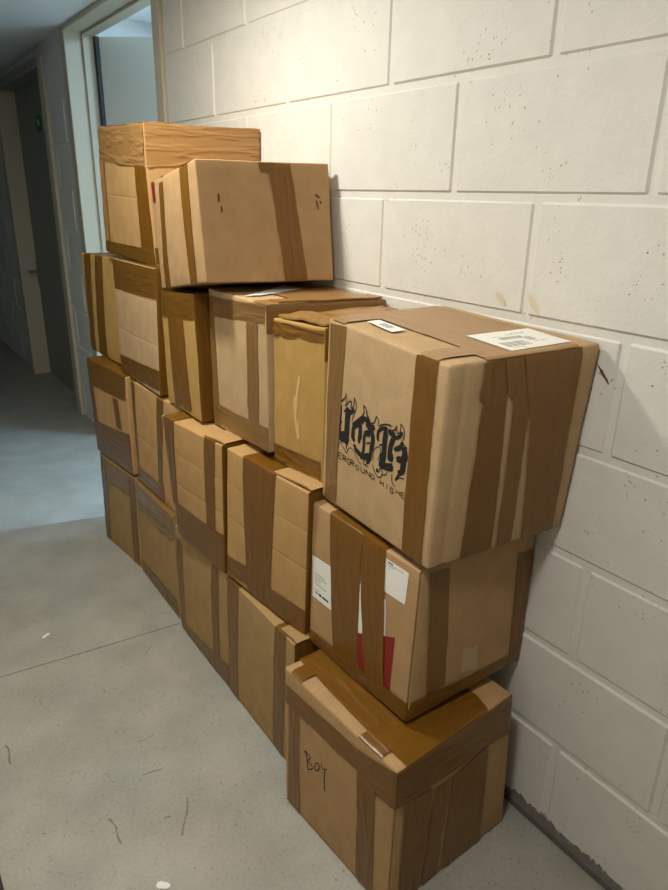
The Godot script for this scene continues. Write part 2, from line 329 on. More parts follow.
func tri_out(st: SurfaceTool, a: Vector3, b: Vector3, c: Vector3) -> void:
	# clockwise seen from outside (meshes centred on the origin)
	if (b - a).cross(c - a).dot(a + b + c) > 0.0:
		var t := b
		b = c
		c = t
	for p in [a, b, c]: st.add_vertex(p)

func quad_out(st: SurfaceTool, q: Array) -> void:
	tri_out(st, q[0], q[1], q[2])
	tri_out(st, q[0], q[2], q[3])

# grid of points (rows of equal length) -> mesh facing along "out"
func grid_mesh(rows: Array, uvs: Array, st: SurfaceTool, out: Vector3) -> void:
	var nr := rows.size()
	var nc: int = rows[0].size()
	var a: Vector3 = rows[0][0]
	var flip: bool = (rows[nr - 1][0] - a).cross(rows[0][nc - 1] - a).dot(out) > 0.0
	for i in nr - 1:
		for j in nc - 1:
			var ids := [[i, j], [i + 1, j], [i + 1, j + 1], [i, j], [i + 1, j + 1], [i, j + 1]]
			if flip: ids = [[i, j], [i + 1, j + 1], [i + 1, j], [i, j], [i, j + 1], [i + 1, j + 1]]
			for q in ids:
				if uvs: st.set_uv(uvs[q[0]][q[1]])
				st.add_vertex(rows[q[0]][q[1]])

func lathe(profile: Array, n := 32) -> ArrayMesh:
	var st := SurfaceTool.new()
	st.begin(Mesh.PRIMITIVE_TRIANGLES)
	st.set_smooth_group(0)
	for i in n:
		var a := TAU * i / n
		var b := TAU * (i + 1) / n
		for k in profile.size() - 1:
			var p: Vector2 = profile[k]
			var q: Vector2 = profile[k + 1]
			var v := [Vector3(p.x * cos(a), p.y, p.x * sin(a)), Vector3(p.x * cos(b), p.y, p.x * sin(b)), Vector3(q.x * cos(b), q.y, q.x * sin(b)), Vector3(q.x * cos(a), q.y, q.x * sin(a))]
			for t in [0, 1, 2, 0, 2, 3]: st.add_vertex(v[t])
	st.generate_normals()
	return st.commit()

# ---------------------------------------------------------------- materials
func plain(c: Color, rough := 0.6, metal := 0.0) -> StandardMaterial3D:
	var m := StandardMaterial3D.new()
	m.albedo_color = c
	m.roughness = rough
	m.metallic = metal
	return m

func rgb(r: int, g: int, b: int) -> Color:
	return Color8(r, g, b)

func image_texture(im: Image) -> ImageTexture:
	im.generate_mipmaps()
	return ImageTexture.create_from_image(im)

func kraft_image() -> Image:
	var im := Image.create(512, 512, false, Image.FORMAT_RGB8)
	var rng := RandomNumberGenerator.new()
	rng.seed = 11
	for y in 512:
		for x in 512:
			var v := 0.93 + 0.05 * fine.get_noise_2d(x * 1.2, y * 5.0) + 0.05 * coarse.get_noise_2d(x * 0.35, y * 0.35) + rng.randf_range(-0.025, 0.025)
			v += 0.004 * sin(y * TAU / 10.7)      # faint flutes under the liner
			im.set_pixel(x, y, Color(v, v * 0.995, v * 0.985))
	return im

func tape_images() -> Array:
	var im := Image.create(512, 128, false, Image.FORMAT_RGB8)
	var bump := Image.create(512, 128, false, Image.FORMAT_RGB8)
	for y in 128:
		for x in 512:
			var s := fine.get_noise_2d(x * 0.07, y * 8.0)
			var w := coarse.get_noise_2d(x * 0.12 + 90.0, y * 2.6)
			var v := 0.95 + 0.028 * s + 0.04 * w
			im.set_pixel(x, y, Color(v, v * 0.99, v * 0.97))
			var b := 0.5 + 0.22 * s + 0.28 * w
			bump.set_pixel(x, y, Color(b, b, b))
	bump.bump_map_to_normal_map(1.6)
	return [im, bump]

func wall_images() -> Array:
	var n := 1024
	var im := Image.create(n, n, false, Image.FORMAT_RGB8)
	var bump := Image.create(n, n, false, Image.FORMAT_RGB8)
	for y in n:
		for x in n:
			var v := 0.965 + 0.02 * coarse.get_noise_2d(x * 0.3, y * 0.3)
			im.set_pixel(x, y, Color(v, v, v))
			var b := 0.62 + 0.10 * fine.get_noise_2d(x * 3.0, y * 3.0) + 0.14 * coarse.get_noise_2d(x * 1.4, y * 1.4)
			bump.set_pixel(x, y, Color(b, b, b))
	var rng := RandomNumberGenerator.new()
	rng.seed = 5
	# open pits in the blockwork, some of them unpainted inside
	for c in 44:
		var cx := rng.randi_range(0, n - 1)
		var cy := rng.randi_range(0, n - 1)
		for k in rng.randi_range(3, 12):
			var px := posmod(cx + int(rng.randfn(0, 26)), n)
			var py := posmod(cy + int(rng.randfn(0, 26)), n)
			var r := rng.randi_range(1, 2)
			var dark := 0.72 if rng.randf() < 0.9 else 0.45
			for dy in range(-r, r + 1):
				for dx in range(-r, r + 1):
					if dx * dx + dy * dy <= r * r and rng.randf() < 0.85:
						var X := posmod(px + dx, n)
						var Y := posmod(py + dy, n)
						im.set_pixel(X, Y, Color(dark, dark * 0.98, dark * 0.95))
						bump.set_pixel(X, Y, Color(0.2, 0.2, 0.2))
	bump.bump_map_to_normal_map(2.2)
	return [im, bump]

func floor_image() -> Image:
	# x: -1.5 .. 0.1 m over the width, z: -3.0 .. 0.6 m over the height
	var w := 800
	var h := 1800
	var im := Image.create(w, h, false, Image.FORMAT_RGB8)
	for y in h:
		for x in w:
			var v := 0.90 + 0.07 * coarse.get_noise_2d(x * 0.3, y * 0.3) + 0.05 * fine.get_noise_2d(x * 4.0, y * 4.0)
			var t := coarse.get_noise_2d(x * 0.16 + 400.0, y * 0.16)
			im.set_pixel(x, y, Color(v + 0.02 * t, v, v - 0.008 - 0.015 * t))
	var rng := RandomNumberGenerator.new()
	rng.seed = 21
	for k in 9000:
		var px := rng.randi_range(2, w - 3)
		var py := rng.randi_range(2, h - 3)
		if coarse.get_noise_2d(px * 0.5, py * 0.5) < 0.05 and rng.randf() < 0.75: continue
		var d := rng.randf_range(0.58, 0.82)
		var r := 1 if rng.randf() < 0.88 else 2
		for i in r * 2:
			im.set_pixel(px + rng.randi_range(-r, r), py + rng.randi_range(-r, r), Color(d, d * 0.98, d * 0.95))
	# scuffs, dropped marks and long scratches
	for k in 90:
		var p := Vector2(rng.randf_range(10, w - 40), rng.randf_range(10, h - 40))
		var a := rng.randf_range(0, PI)
		var n := rng.randi_range(4, 26)
		var d := rng.randf_range(0.6, 0.84)
		for i in n:
			a += rng.randfn(0, 0.09)
			p += Vector2(cos(a), sin(a))
			if p.x > 1 and p.y > 1 and p.x < w - 2 and p.y < h - 2 and rng.randf() < 0.8:
				im.set_pixel(int(p.x), int(p.y), Color(d, d, d * 0.97))
	for s in [[-0.82, -0.361, -0.813, -0.282], [-0.646, -0.313, -0.691, -0.226], [-0.713, -0.289, -0.695, -0.287], [-0.974, -0.733, -0.971, -0.658], [-0.709, -0.438, -0.658, -0.43]]:
		for i in 120:
			var t := i / 119.0
			var X := int((lerpf(s[0], s[2], t) + 0.004 * sin(t * 5.0) + 1.5) / 1.6 * w)
			var Y := int((lerpf(s[1], s[3], t) + 3.0) / 3.6 * h)
			if rng.randf() < 0.6: im.set_pixel(X, Y, Color(0.56, 0.53, 0.49))
			if rng.randf() < 0.25: im.set_pixel(X + 1, Y, Color(0.66, 0.62, 0.58))
	return im

func label_image(kind: String) -> Image:
	var im := Image.create(256, 192, false, Image.FORMAT_RGB8)
	im.fill(Color8(232, 230, 222))
	var ink := Color8(40, 40, 42)
	var rng := RandomNumberGenerator.new()
	rng.seed = kind.length() * 7
	var lines := []
	var bars := []
	if kind == "shipping_label":
		bars = [[26, 112, 96, 48], [70, 62, 90, 26], [150, 78, 36, 42]]
		lines = [[120, 40, 80], [150, 30, 60], [60, 50, 30], [150, 132, 60], [30, 170, 50]]
	elif kind == "small_label":
		bars = [[60, 60, 150, 80]]
		lines = [[60, 40, 120], [60, 155, 90]]
	elif kind == "address_label":
		lines = [[22, 74, 92], [22, 86, 100], [22, 98, 60], [22, 110, 40], [22, 122, 110], [22, 148, 46]]
		im.fill_rect(Rect2i(22, 162, 36, 5), ink)
		im.fill_rect(Rect2i(64, 158, 22, 12), ink)
		im.fill_rect(Rect2i(92, 160, 60, 9), ink)
	elif kind == "square_label":
		lines = [[82, 20, 130], [82, 30, 60], [88, 44, 20]]
		im.fill_rect(Rect2i(82, 10, 44, 7), ink)
	for b in bars:
		var x: int = b[0]
		while x < b[0] + b[2]:
			var wd := rng.randi_range(1, 4)
			im.fill_rect(Rect2i(x, b[1], wd, b[3]), Color8(70, 70, 72))
			x += wd + rng.randi_range(2, 4)
	for l in lines:
		var x: int = l[0]
		while x < l[0] + l[2]:
			var wd := rng.randi_range(3, 10)
			im.fill_rect(Rect2i(x, l[1], wd, 4), Color8(110, 110, 112))
			x += wd + 3
	return im

func make_materials() -> void:
	fine.seed = 3
	fine.frequency = 0.05
	coarse.seed = 8
	coarse.frequency = 0.03
	coarse.fractal_octaves = 4
	var kraft_tex := image_texture(kraft_image())
	for k in KRAFT:
		var m := plain(KRAFT[k], 0.82)
		m.albedo_texture = kraft_tex
		m.uv1_triplanar = true
		m.uv1_scale = Vector3.ONE * 2.6
		m.metallic_specular = 0.3
		M["kraft_" + k] = m
	var ti := tape_images()
	var tape_tex := image_texture(ti[0])
	var tape_norm := image_texture(ti[1])
	for i in TAPE_TONES.size():
		var m := plain(TAPE_TONES[i], 0.30)
		m.albedo_texture = tape_tex
		m.normal_enabled = true
		m.normal_texture = tape_norm
		m.normal_scale = 0.4
		m.metallic_specular = 0.45
		M["tape_%d" % i] = m
	var wi := wall_images()
	var wm := plain(WALL_PAINT, 0.62)
	wm.albedo_texture = image_texture(wi[0])
	wm.normal_enabled = true
	wm.normal_texture = image_texture(wi[1])
	wm.normal_scale = 0.95
	wm.uv1_triplanar = true
	wm.uv1_world_triplanar = true
	wm.uv1_scale = Vector3.ONE * 1.15
	M.wall = wm
	var fm := plain(FLOOR_PAINT, 0.5)
	fm.albedo_texture = image_texture(floor_image())
	M.floor = fm
	M.ceiling = plain(rgb(228, 228, 225), 0.8)
	M.plaster = plain(rgb(206, 203, 196), 0.75)
	M.frame = plain(rgb(194, 183, 160), 0.45)
	M.leaf = plain(rgb(196, 192, 178), 0.5)
	M.grey_leaf = plain(rgb(140, 138, 128), 0.5)
	M.steel = plain(rgb(150, 150, 150), 0.35, 0.9)
	M.sign = plain(rgb(24, 92, 66), 0.5)
	M.sign_mark = plain(rgb(150, 190, 170), 0.5)
	M.skirting = plain(rgb(98, 94, 88), 0.65)
	M.grime = plain(rgb(124, 117, 108), 0.8)
	M.paper = plain(rgb(232, 232, 226), 0.7)
	M.ink = plain(rgb(14, 14, 13), 0.9)
	M.scar = plain(rgb(204, 170, 112), 0.85)
	M.scuff = plain(rgb(84, 62, 40), 0.85)
	M.red = plain(rgb(132, 22, 22), 0.5)
	M.clear = plain(rgb(176, 150, 112), 0.3)
	M.mat_rubber = plain(rgb(52, 50, 48), 0.8)
	for k in ["shipping_label", "small_label", "address_label", "square_label"]:
		var m := plain(Color.WHITE, 0.55)
		m.albedo_texture = image_texture(label_image(k))
		M[k] = m
	M.blank_label = plain(rgb(226, 226, 220), 0.5)
	M.white_sticker = plain(rgb(228, 226, 218), 0.5)
	M.red_sticker = M.red
	M.clear_patch = M.clear

const KRAFT := {
	"plain": Color(0.730, 0.592, 0.425), "warm": Color(0.760, 0.605, 0.400), "yellow": Color(0.750, 0.600, 0.345),
	"pale": Color(0.770, 0.650, 0.490), "dull": Color(0.690, 0.565, 0.385),
}
const TAPE_TONES := [Color(0.460, 0.310, 0.085), Color(0.490, 0.335, 0.115), Color(0.460, 0.318, 0.105), Color(0.520, 0.400, 0.235), Color(0.640, 0.485, 0.295), Color(0.530, 0.400, 0.235)]
const WALL_PAINT := Color(0.875, 0.865, 0.835)
const FLOOR_PAINT := Color(0.690, 0.678, 0.640)

# ---------------------------------------------------------------- carton geometry
# A carton is eight corners (front/wall side, bottom/top, near/far); its skin is
# addressed by face and u, v so that tape, labels and print lie on the cardboard.
class Carton:
	var c := []
	var dims := Vector3.ONE
	var r := 0.004
	var bulge := {"F": 0.004, "E": 0.004, "T": -0.0015, "B": 0.0, "K": 0.0, "R": 0.002}
	var creases := []          # [face, "u" or "v", position, half width (m), depth (m)]
	var noise: FastNoiseLite
	var dent := 0.0016
	var centre := Vector3.ZERO

	func tri(p: Vector3) -> Vector3:
		var s := Vector3.ZERO
		for i in 8:
			var w := (p.x if i & 4 else 1.0 - p.x) * (p.y if i & 2 else 1.0 - p.y) * (p.z if i & 1 else 1.0 - p.z)
			s += c[i] * w
		return s

	func unit(face: String, u: float, v: float) -> Vector3:
		match face:
			"F": return Vector3(0, v, 1.0 - u)
			"K": return Vector3(1, v, 1.0 - u)
			"E": return Vector3(u, v, 0)
			"R": return Vector3(u, v, 1)
			"T": return Vector3(v, 1, 1.0 - u)
		return Vector3(v, 0, 1.0 - u)

	func out(face: String) -> Vector3:
		var m := tri(unit(face, 0.5, 0.5))
		var du := tri(unit(face, 0.6, 0.5)) - m
		var dv := tri(unit(face, 0.5, 0.6)) - m
		var n := du.cross(dv).normalized()
		return n if n.dot(m - centre) > 0.0 else -n

	func size_u(face: String) -> float:
		return dims.x if face == "E" or face == "R" else dims.z

	func size_v(face: String) -> float:
		return dims.x if face == "T" or face == "B" else dims.y

	func surf(face: String, u: float, v: float, off := 0.0) -> Vector3:
		var m := unit(face, u, v) * dims
		var q := m.clamp(Vector3.ONE * r, dims - Vector3.ONE * r)
		var n := (m - q).normalized()
		var p := tri((q + n * (r + off)) / dims)
		var b: float = bulge[face] * sin(PI * u) * sin(PI * v)
		for k in creases:
			if k[0] == face:
				var t: float = (u - k[2]) * size_u(face) if k[1] == "u" else (v - k[2]) * size_v(face)
				b -= k[4] * exp(-(t * t) / (k[3] * k[3]))
		p += out_cache(face) * b
		if p.y > 0.01:
			p += Vector3(noise.get_noise_3dv(p * 100.0), noise.get_noise_3dv(p * 100.0 + Vector3(500, 0, 0)), noise.get_noise_3dv(p * 100.0 + Vector3(0, 500, 0))) * dent
		return p

	var cache := {}
	func out_cache(face: String) -> Vector3:
		if not cache.has(face): cache[face] = out(face)
		return cache[face]

	func samples(length: float, face: String, axis: String) -> Array:
		var e := r / length
		var s := [0.0, e * 0.3, e * 0.65, e]
		var n := 12
		for i in range(1, n): s.append(lerpf(e, 1.0 - e, float(i) / n))
		s.append_array([1.0 - e, 1.0 - e * 0.65, 1.0 - e * 0.3, 1.0])
		for k in creases:
			if k[0] == face and k[1] == axis:
				for d in [-2.0, -1.2, -0.6, 0.0, 0.6, 1.2, 2.0]: s.append(clampf(k[2] + d * k[3] / length, 0.0, 1.0))
		s.sort()
		return s

func carton_body(b: Carton) -> ArrayMesh:
	var st := SurfaceTool.new()
	st.begin(Mesh.PRIMITIVE_TRIANGLES)
	st.set_smooth_group(0)
	for face in ["F", "E", "T", "K", "R", "B"]:
		var us := b.samples(b.size_u(face), face, "u")
		var vs := b.samples(b.size_v(face), face, "v")
		var rows := []
		for v in vs:
			var row := []
			for u in us: row.append(b.surf(face, u, v))
			rows.append(row)
		grid_mesh(rows, [], st, b.out_cache(face))
	st.generate_normals()
	return st.commit()

func quad_at(q: Array, s: float, t: float) -> Vector2:
	# q = TL, TR, BR, BL as u, v pairs; s across, t down
	var top := Vector2(q[0], q[1]).lerp(Vector2(q[2], q[3]), s)
	var bot := Vector2(q[6], q[7]).lerp(Vector2(q[4], q[5]), s)
	return top.lerp(bot, t)

func tape_mesh(b: Carton, face: String, q: Array, base: float, jag: int, wrinkle: float, salt: float) -> ArrayMesh:
	var st := SurfaceTool.new()
	st.begin(Mesh.PRIMITIVE_TRIANGLES)
	st.set_smooth_group(0)
	var w := (b.surf(face, q[0], q[1]) - b.surf(face, q[2], q[3])).length()
	var h := (b.surf(face, q[0], q[1]) - b.surf(face, q[6], q[7])).length()
	var along_s := w > h
	var ns := clampi(int(w / (0.009 if along_s else 0.003)), 4, 48)
	var nt := clampi(int(h / (0.003 if along_s else 0.009)), 4, 48)
	var rows := []
	var uvs := []
	for j in nt + 1:
		var row := []
		var ur := []
		for i in ns + 1:
			var s := float(i) / ns
			var t := float(j) / nt
			var x := s * w
			var y := t * h
			var t2 := t
			var s2 := s
			# edges of torn tape wander
			if jag > 0 and t > 0.5:
				var a := 0.12 if jag == 2 else 0.04
				t2 -= (t - 0.5) * 2.0 * a * (1.0 + fine.get_noise_2d(x * 700.0 + salt, 3.0) * 1.6 + coarse.get_noise_2d(x * 260.0 + salt, 9.0) * 1.4)
			var uvp := quad_at(q, s2, t2)
			var edge := 0.0022 * fine.get_noise_2d((y if not along_s else x) * 220.0 + salt, (1.0 if (s if not along_s else t) > 0.5 else 40.0))
			var f := ((s if not along_s else t) - 0.5) * 2.0
			if along_s: uvp.y += edge * f / b.size_v(face) * 0.8
			else: uvp.x += edge * f / b.size_u(face) * 0.8
			uvp = uvp.clamp(Vector2.ZERO, Vector2.ONE)
			var la := x if along_s else y
			var lc := y if along_s else x
			var r1 := 1.0 - absf(fine.get_noise_2d(la * 45.0 + salt, lc * 420.0 + salt * 0.3))
			var r2 := coarse.get_noise_2d(la * 160.0 + salt, lc * 420.0)
			var wr := wrinkle * (maxf(0.0, r1 - 0.82) * 5.5 + maxf(0.0, r2) * 0.8)
			row.append(b.surf(face, uvp.x, uvp.y, base + wr))
			ur.append(Vector2(la * 3.2 + salt * 0.37, lc * 8.0 + salt * 0.11))
		rows.append(row)
		uvs.append(ur)
	grid_mesh(rows, uvs, st, b.out_cache(face))
	st.generate_normals()
	st.generate_tangents()
	return st.commit()

func sticker_mesh(b: Carton, face: String, q: Array, off: float) -> ArrayMesh:
	var st := SurfaceTool.new()
	st.begin(Mesh.PRIMITIVE_TRIANGLES)
	st.set_smooth_group(0)
	var rows := []
	var uvs := []
	for j in 11:
		var row := []
		var ur := []
		for i in 11:
			var p := quad_at(q, i / 10.0, j / 10.0)
			row.append(b.surf(face, p.x, p.y, off + 0.0003 * absf(coarse.get_noise_2d(i * 6.0, j * 6.0))))
			ur.append(Vector2(i / 10.0, j / 10.0))
		rows.append(row)
		uvs.append(ur)
	grid_mesh(rows, uvs, st, b.out_cache(face))
	st.generate_normals()
	return st.commit()

# ribbons of ink following the skin of one face
func ink_mesh(b: Carton, face: String, strokes: Array, off: float) -> ArrayMesh:
	var st := SurfaceTool.new()
	st.begin(Mesh.PRIMITIVE_TRIANGLES)
	st.set_smooth_group(0)
	var sc := Vector2(b.size_u(face), b.size_v(face))
	for s in strokes:
		var half: float = s[0] * 0.5
		var raw := PackedVector2Array()
		for i in s[1].size() / 2: raw.append(Vector2(s[1][2 * i], s[1][2 * i + 1]) * sc)
		# smooth the polyline (Catmull-Rom)
		var pl := PackedVector2Array()
		var n := raw.size()
		for i in n - 1:
			var p0 := raw[maxi(i - 1, 0)]
			var p3 := raw[mini(i + 2, n - 1)]
			for k in 4: pl.append(raw[i].cubic_interpolate(raw[i + 1], p0, p3, k / 4.0))
		pl.append(raw[n - 1])
		var left := []
		var right := []
		for i in pl.size():
			var d := (pl[mini(i + 1, pl.size() - 1)] - pl[maxi(i - 1, 0)]).normalized()
			var nrm := Vector2(-d.y, d.x)
			var e := float(mini(i, pl.size() - 1 - i))
			var hw := half * clampf(0.62 + e * 0.2, 0.0, 1.0)
			var a := (pl[i] + nrm * hw) / sc
			var c := (pl[i] - nrm * hw) / sc
			left.append(b.surf(face, a.x, a.y, off))
			right.append(b.surf(face, c.x, c.y, off))
		grid_mesh([left, right], [], st, b.out_cache(face))
	st.generate_normals()
	return st.commit()

# a loose flap: cardboard sheet 4 mm thick lying on the top, lifted along one end
func flap_mesh(b: Carton, u0: float, u1: float, v0: float, v1: float, lift0: float, lift1: float, rough := 0.0) -> ArrayMesh:
	var st := SurfaceTool.new()
	st.begin(Mesh.PRIMITIVE_TRIANGLES)
	st.set_smooth_group(-1)
	var n := 10
	var top := []
	var bot := []
	for j in n + 1:
		var rt := []
		var rb := []
		for i in n + 1:
			var u := lerpf(u0, u1, float(i) / n)
			var v := lerpf(v0, v1, float(j) / n)
			var l := lerpf(lift0, lift1, float(i) / n) + rough * coarse.get_noise_2d(u * 90.0, v * 90.0)
			rt.append(b.surf("T", u, v, l + 0.004))
			rb.append(b.surf("T", u, v, l))
		top.append(rt)
		bot.append(rb)
	grid_mesh(top, [], st, Vector3.UP)
	grid_mesh(bot, [], st, Vector3.DOWN)
	grid_mesh([top[0], bot[0]], [], st, -b.out_cache("K"))
	grid_mesh([top[n], bot[n]], [], st, b.out_cache("K"))
	for e in [0, n]:
		var a := []
		var c := []
		for j in n + 1:
			a.append(top[j][e])
			c.append(bot[j][e])
		grid_mesh([a, c], [], st, b.out_cache("E") * (1.0 if e == n else -1.0))
	st.generate_normals()
	return st.commit()

# ---------------------------------------------------------------- the boxes
# key: kraft tone, dent, bulge, label
const BOXES := [
	["a1", "dull", "cardboard box on the floor at the doorway end of the stack, bottom corner box"],
	["a2", "dull", "floor-level cardboard box with crumpled tape near its top and ragged tape at its foot"],
	["a3", "dull", "floor-level cardboard box with two upright strips and a tape band, third from the doorway"],
	["a4", "dull", "plain-fronted cardboard box on the floor with two upright tape strips, directly behind the Boy box"],
	["a5", "plain", "heavily taped cardboard box on the floor with Boy handwritten on its side"],
	["b1", "warm", "second-tier cardboard box with tape bands across top and bottom, at the doorway end"],
	["b2", "warm", "second-tier cardboard box with narrow upright tape strips, second from the doorway"],
	["b3", "warm", "second-tier cardboard box with two upright strips and a wide tape band across its lower third"],
	["b4", "warm", "second-tier cardboard box with one wide tape strip down its middle and a lifted lid flap"],
	["b5", "plain", "cardboard box with white labels and a red sticker under tape, resting on the Boy box"],
	["c1", "yellow", "third-tier cardboard box with two upright tape stripes, nearest the doorway"],
	["c2", "pale", "third-tier cardboard box with tape bands across top and bottom only, carrying the tallest box"],
	["c3", "yellow", "narrow third-tier cardboard box with one broad upright tape strip, under the tilted box"],
	["c4", "pale", "third-tier cardboard box framed all round with tape, a white label on its lid"],
	["c5", "yellow", "yellowish narrow cardboard box with torn pale scar and crumpled lid, beside the black logo box"],
	["c6", "pale", "large cardboard box printed with black flaming lettering, a shipping label on its lid"],
	["d1", "warm", "topmost cardboard box with wide wrinkled tape around its upper rim"],
	["d2", "plain", "tilted cardboard box with a diagonal tape strip on its end, leaning on the top tier"],
]

func build_boxes() -> void:
	var noise := FastNoiseLite.new()
	noise.seed = 77
	noise.frequency = 0.055
	var salt := 0.0
	for spec in BOXES:
		var key: String = spec[0]
		var cs: Array = CORNERS[key]
		var b := Carton.new()
		var low := Vector3.ZERO
		for i in 8:
			b.c.append(Vector3(cs[3 * i], cs[3 * i + 1], cs[3 * i + 2]))
			b.centre += b.c[i] / 8.0
		var base := Vector3(b.centre.x, 100.0, b.centre.z)
		for p in b.c: base.y = minf(base.y, p.y)
		for i in 8: b.c[i] -= base
		b.centre -= base
		b.dims = Vector3((b.c[4] - b.c[0]).length(), (b.c[2] - b.c[0]).length(), (b.c[1] - b.c[0]).length())
		b.noise = noise
		if key in ["a5", "c6"]: b.r = 0.0065
		if key == "c5": b.dent = 0.003
		if key in ["b3", "b4", "c2", "d1", "b2"]:
			b.creases.append(["F", "v", 0.48 if key != "c2" else 0.40, 0.002, 0.0007])
			if key in ["b4", "c2", "b3"]: b.creases.append(["F", "v", 0.74, 0.002, 0.0005])
		if key in ["a5", "b5"]: b.creases.append(["E", "u", 0.012, 0.0018, 0.006])
		if key == "c6": b.creases.append(["E", "u", 0.10, 0.006, 0.0015])
		var t := thing("cardboard_box", spec[2], "box", base, "taped cardboard boxes stacked against the wall")
		add_part(carton_body(b), "body", M["kraft_" + spec[1]], t)
		var order := 0
		for s in TAPE:
			if s[0] != key: continue
			salt += 37.0
			var wr := 0.0010
			if s[4] == 2: wr = 0.0022
			if key == "d1" and s[3] == 4: wr = 0.0022
			if key == "c5": wr = 0.004 if s[1] == "T" else 0.0022
			if key == "a5": wr = 0.0014
			if key == "c6" and s[1] == "T": wr = 0.0005
			add_part(tape_mesh(b, s[1], s[2], 0.0010 + 0.0002 * order, s[4], wr, salt), "tape_strip", M["tape_%d" % s[3]], t)
			order += 1
		for s in STICKERS:
			if s[0] != key: continue
			var under: bool = key == "b5" and s[1] == "F"
			var off := 0.0006 if under else 0.0036
			if key == "d2": off = 0.002
			if s[3] == "clear_patch": off = 0.0008
			var called: String = s[3]
			add_part(sticker_mesh(b, s[1], s[2], off), called, M[called], t)
		match key:
			"c6":
				add_part(ink_mesh(b, "F", STROKES.logo, 0.0007), "printed_logo", M.ink, t).set_meta("label", "black gothic lettering with flame outlines")
				add_part(ink_mesh(b, "F", STROKES.text, 0.0007), "printed_text", M.ink, t).set_meta("label", "black hand-drawn capitals reading ERGROUND HIGHE")
			"a5":
				add_part(ink_mesh(b, "F", STROKES.boy, 0.0007), "handwriting", M.ink, t).set_meta("label", "handwritten word Boy")
			"c5":
				add_part(ink_mesh(b, "F", STROKES.scar, 0.0006), "torn_scar", M.scar, t)
				add_part(flap_mesh(b, 0.06, 0.97, 0.02, 0.30, 0.005, 0.004, 0.006), "flap", M.tape_4, t)
				add_part(flap_mesh(b, 0.05, 0.95, 0.34, 0.80, 0.002, 0.006, 0.006), "flap", M.tape_4, t)
			"d2":
				for part in [STROKES.scuff.slice(0, 1), STROKES.scuff.slice(1, 2), STROKES.scuff.slice(2, 5)]:
					add_part(ink_mesh(b, "E", part, 0.0007), "scuff_mark", M.scuff, t)
			"b4":
				add_part(flap_mesh(b, 0.60, 0.998, 0.012, 0.42, 0.001, 0.008), "flap", M["kraft_" + spec[1]], t)
			"b3":
				add_part(flap_mesh(b, 0.72, 0.998, 0.012, 0.40, 0.001, 0.006), "flap", M["kraft_" + spec[1]], t)
			"a4":
				add_part(flap_mesh(b, 0.80, 0.998, 0.010, 0.40, 0.001, 0.007), "flap", M["kraft_" + spec[1]], t)
			"c4":
				add_part(flap_mesh(b, 0.84, 0.99, 0.10, 0.97, 0.002, 0.004, 0.003), "flap", M.tape_4, t)

# ---------------------------------------------------------------- the setting
const STAINS := [Vector2(0.007, 1.198), Vector2(0.036, 1.163), Vector2(-0.077, 1.191), Vector2(-0.050, 1.169), Vector2(0.179, 1.094), Vector2(0.208, 1.063)]   # z, y on the wall
const COURSE := 0.225
const FIRST_BED := 0.0237
const CEIL := 2.12

func block_row(parent: Node, z0: float, z1: float, meshes: Dictionary) -> void:
	var rng := RandomNumberGenerator.new()
	rng.seed = 4
	var joint := 0.011
	for k in range(-1, 10):
		var y0 := FIRST_BED + k * COURSE + joint * 0.5
		var y1 := FIRST_BED + (k + 1) * COURSE - joint * 0.5
		if k == -1: y0 = 0.0
		y1 = minf(y1, CEIL)
		if y1 - y0 < 0.012: continue
		var shift := 0.225 if k % 2 == 0 else 0.0
		var n0 := floori((z0 - shift) / 0.45)
		var n1 := ceili((z1 - shift) / 0.45)
		for n in range(n0, n1):
			var a := maxf(z0, n * 0.45 + shift + joint * 0.5)
			var b := minf(z1, (n + 1) * 0.45 + shift - joint * 0.5)
			if b - a < 0.02: continue
			var key := "%.3f_%.3f" % [b - a, y1 - y0]
			if not meshes.has(key): meshes[key] = bevel_box(Vector3(0.09, y1 - y0, b - a), 0.006)
			var o := add_part(meshes[key], "block", M.wall, parent)
			o.position = Vector3(0.045 + rng.randf_range(-0.0008, 0.0012), (y0 + y1) * 0.5, (a + b) * 0.5)

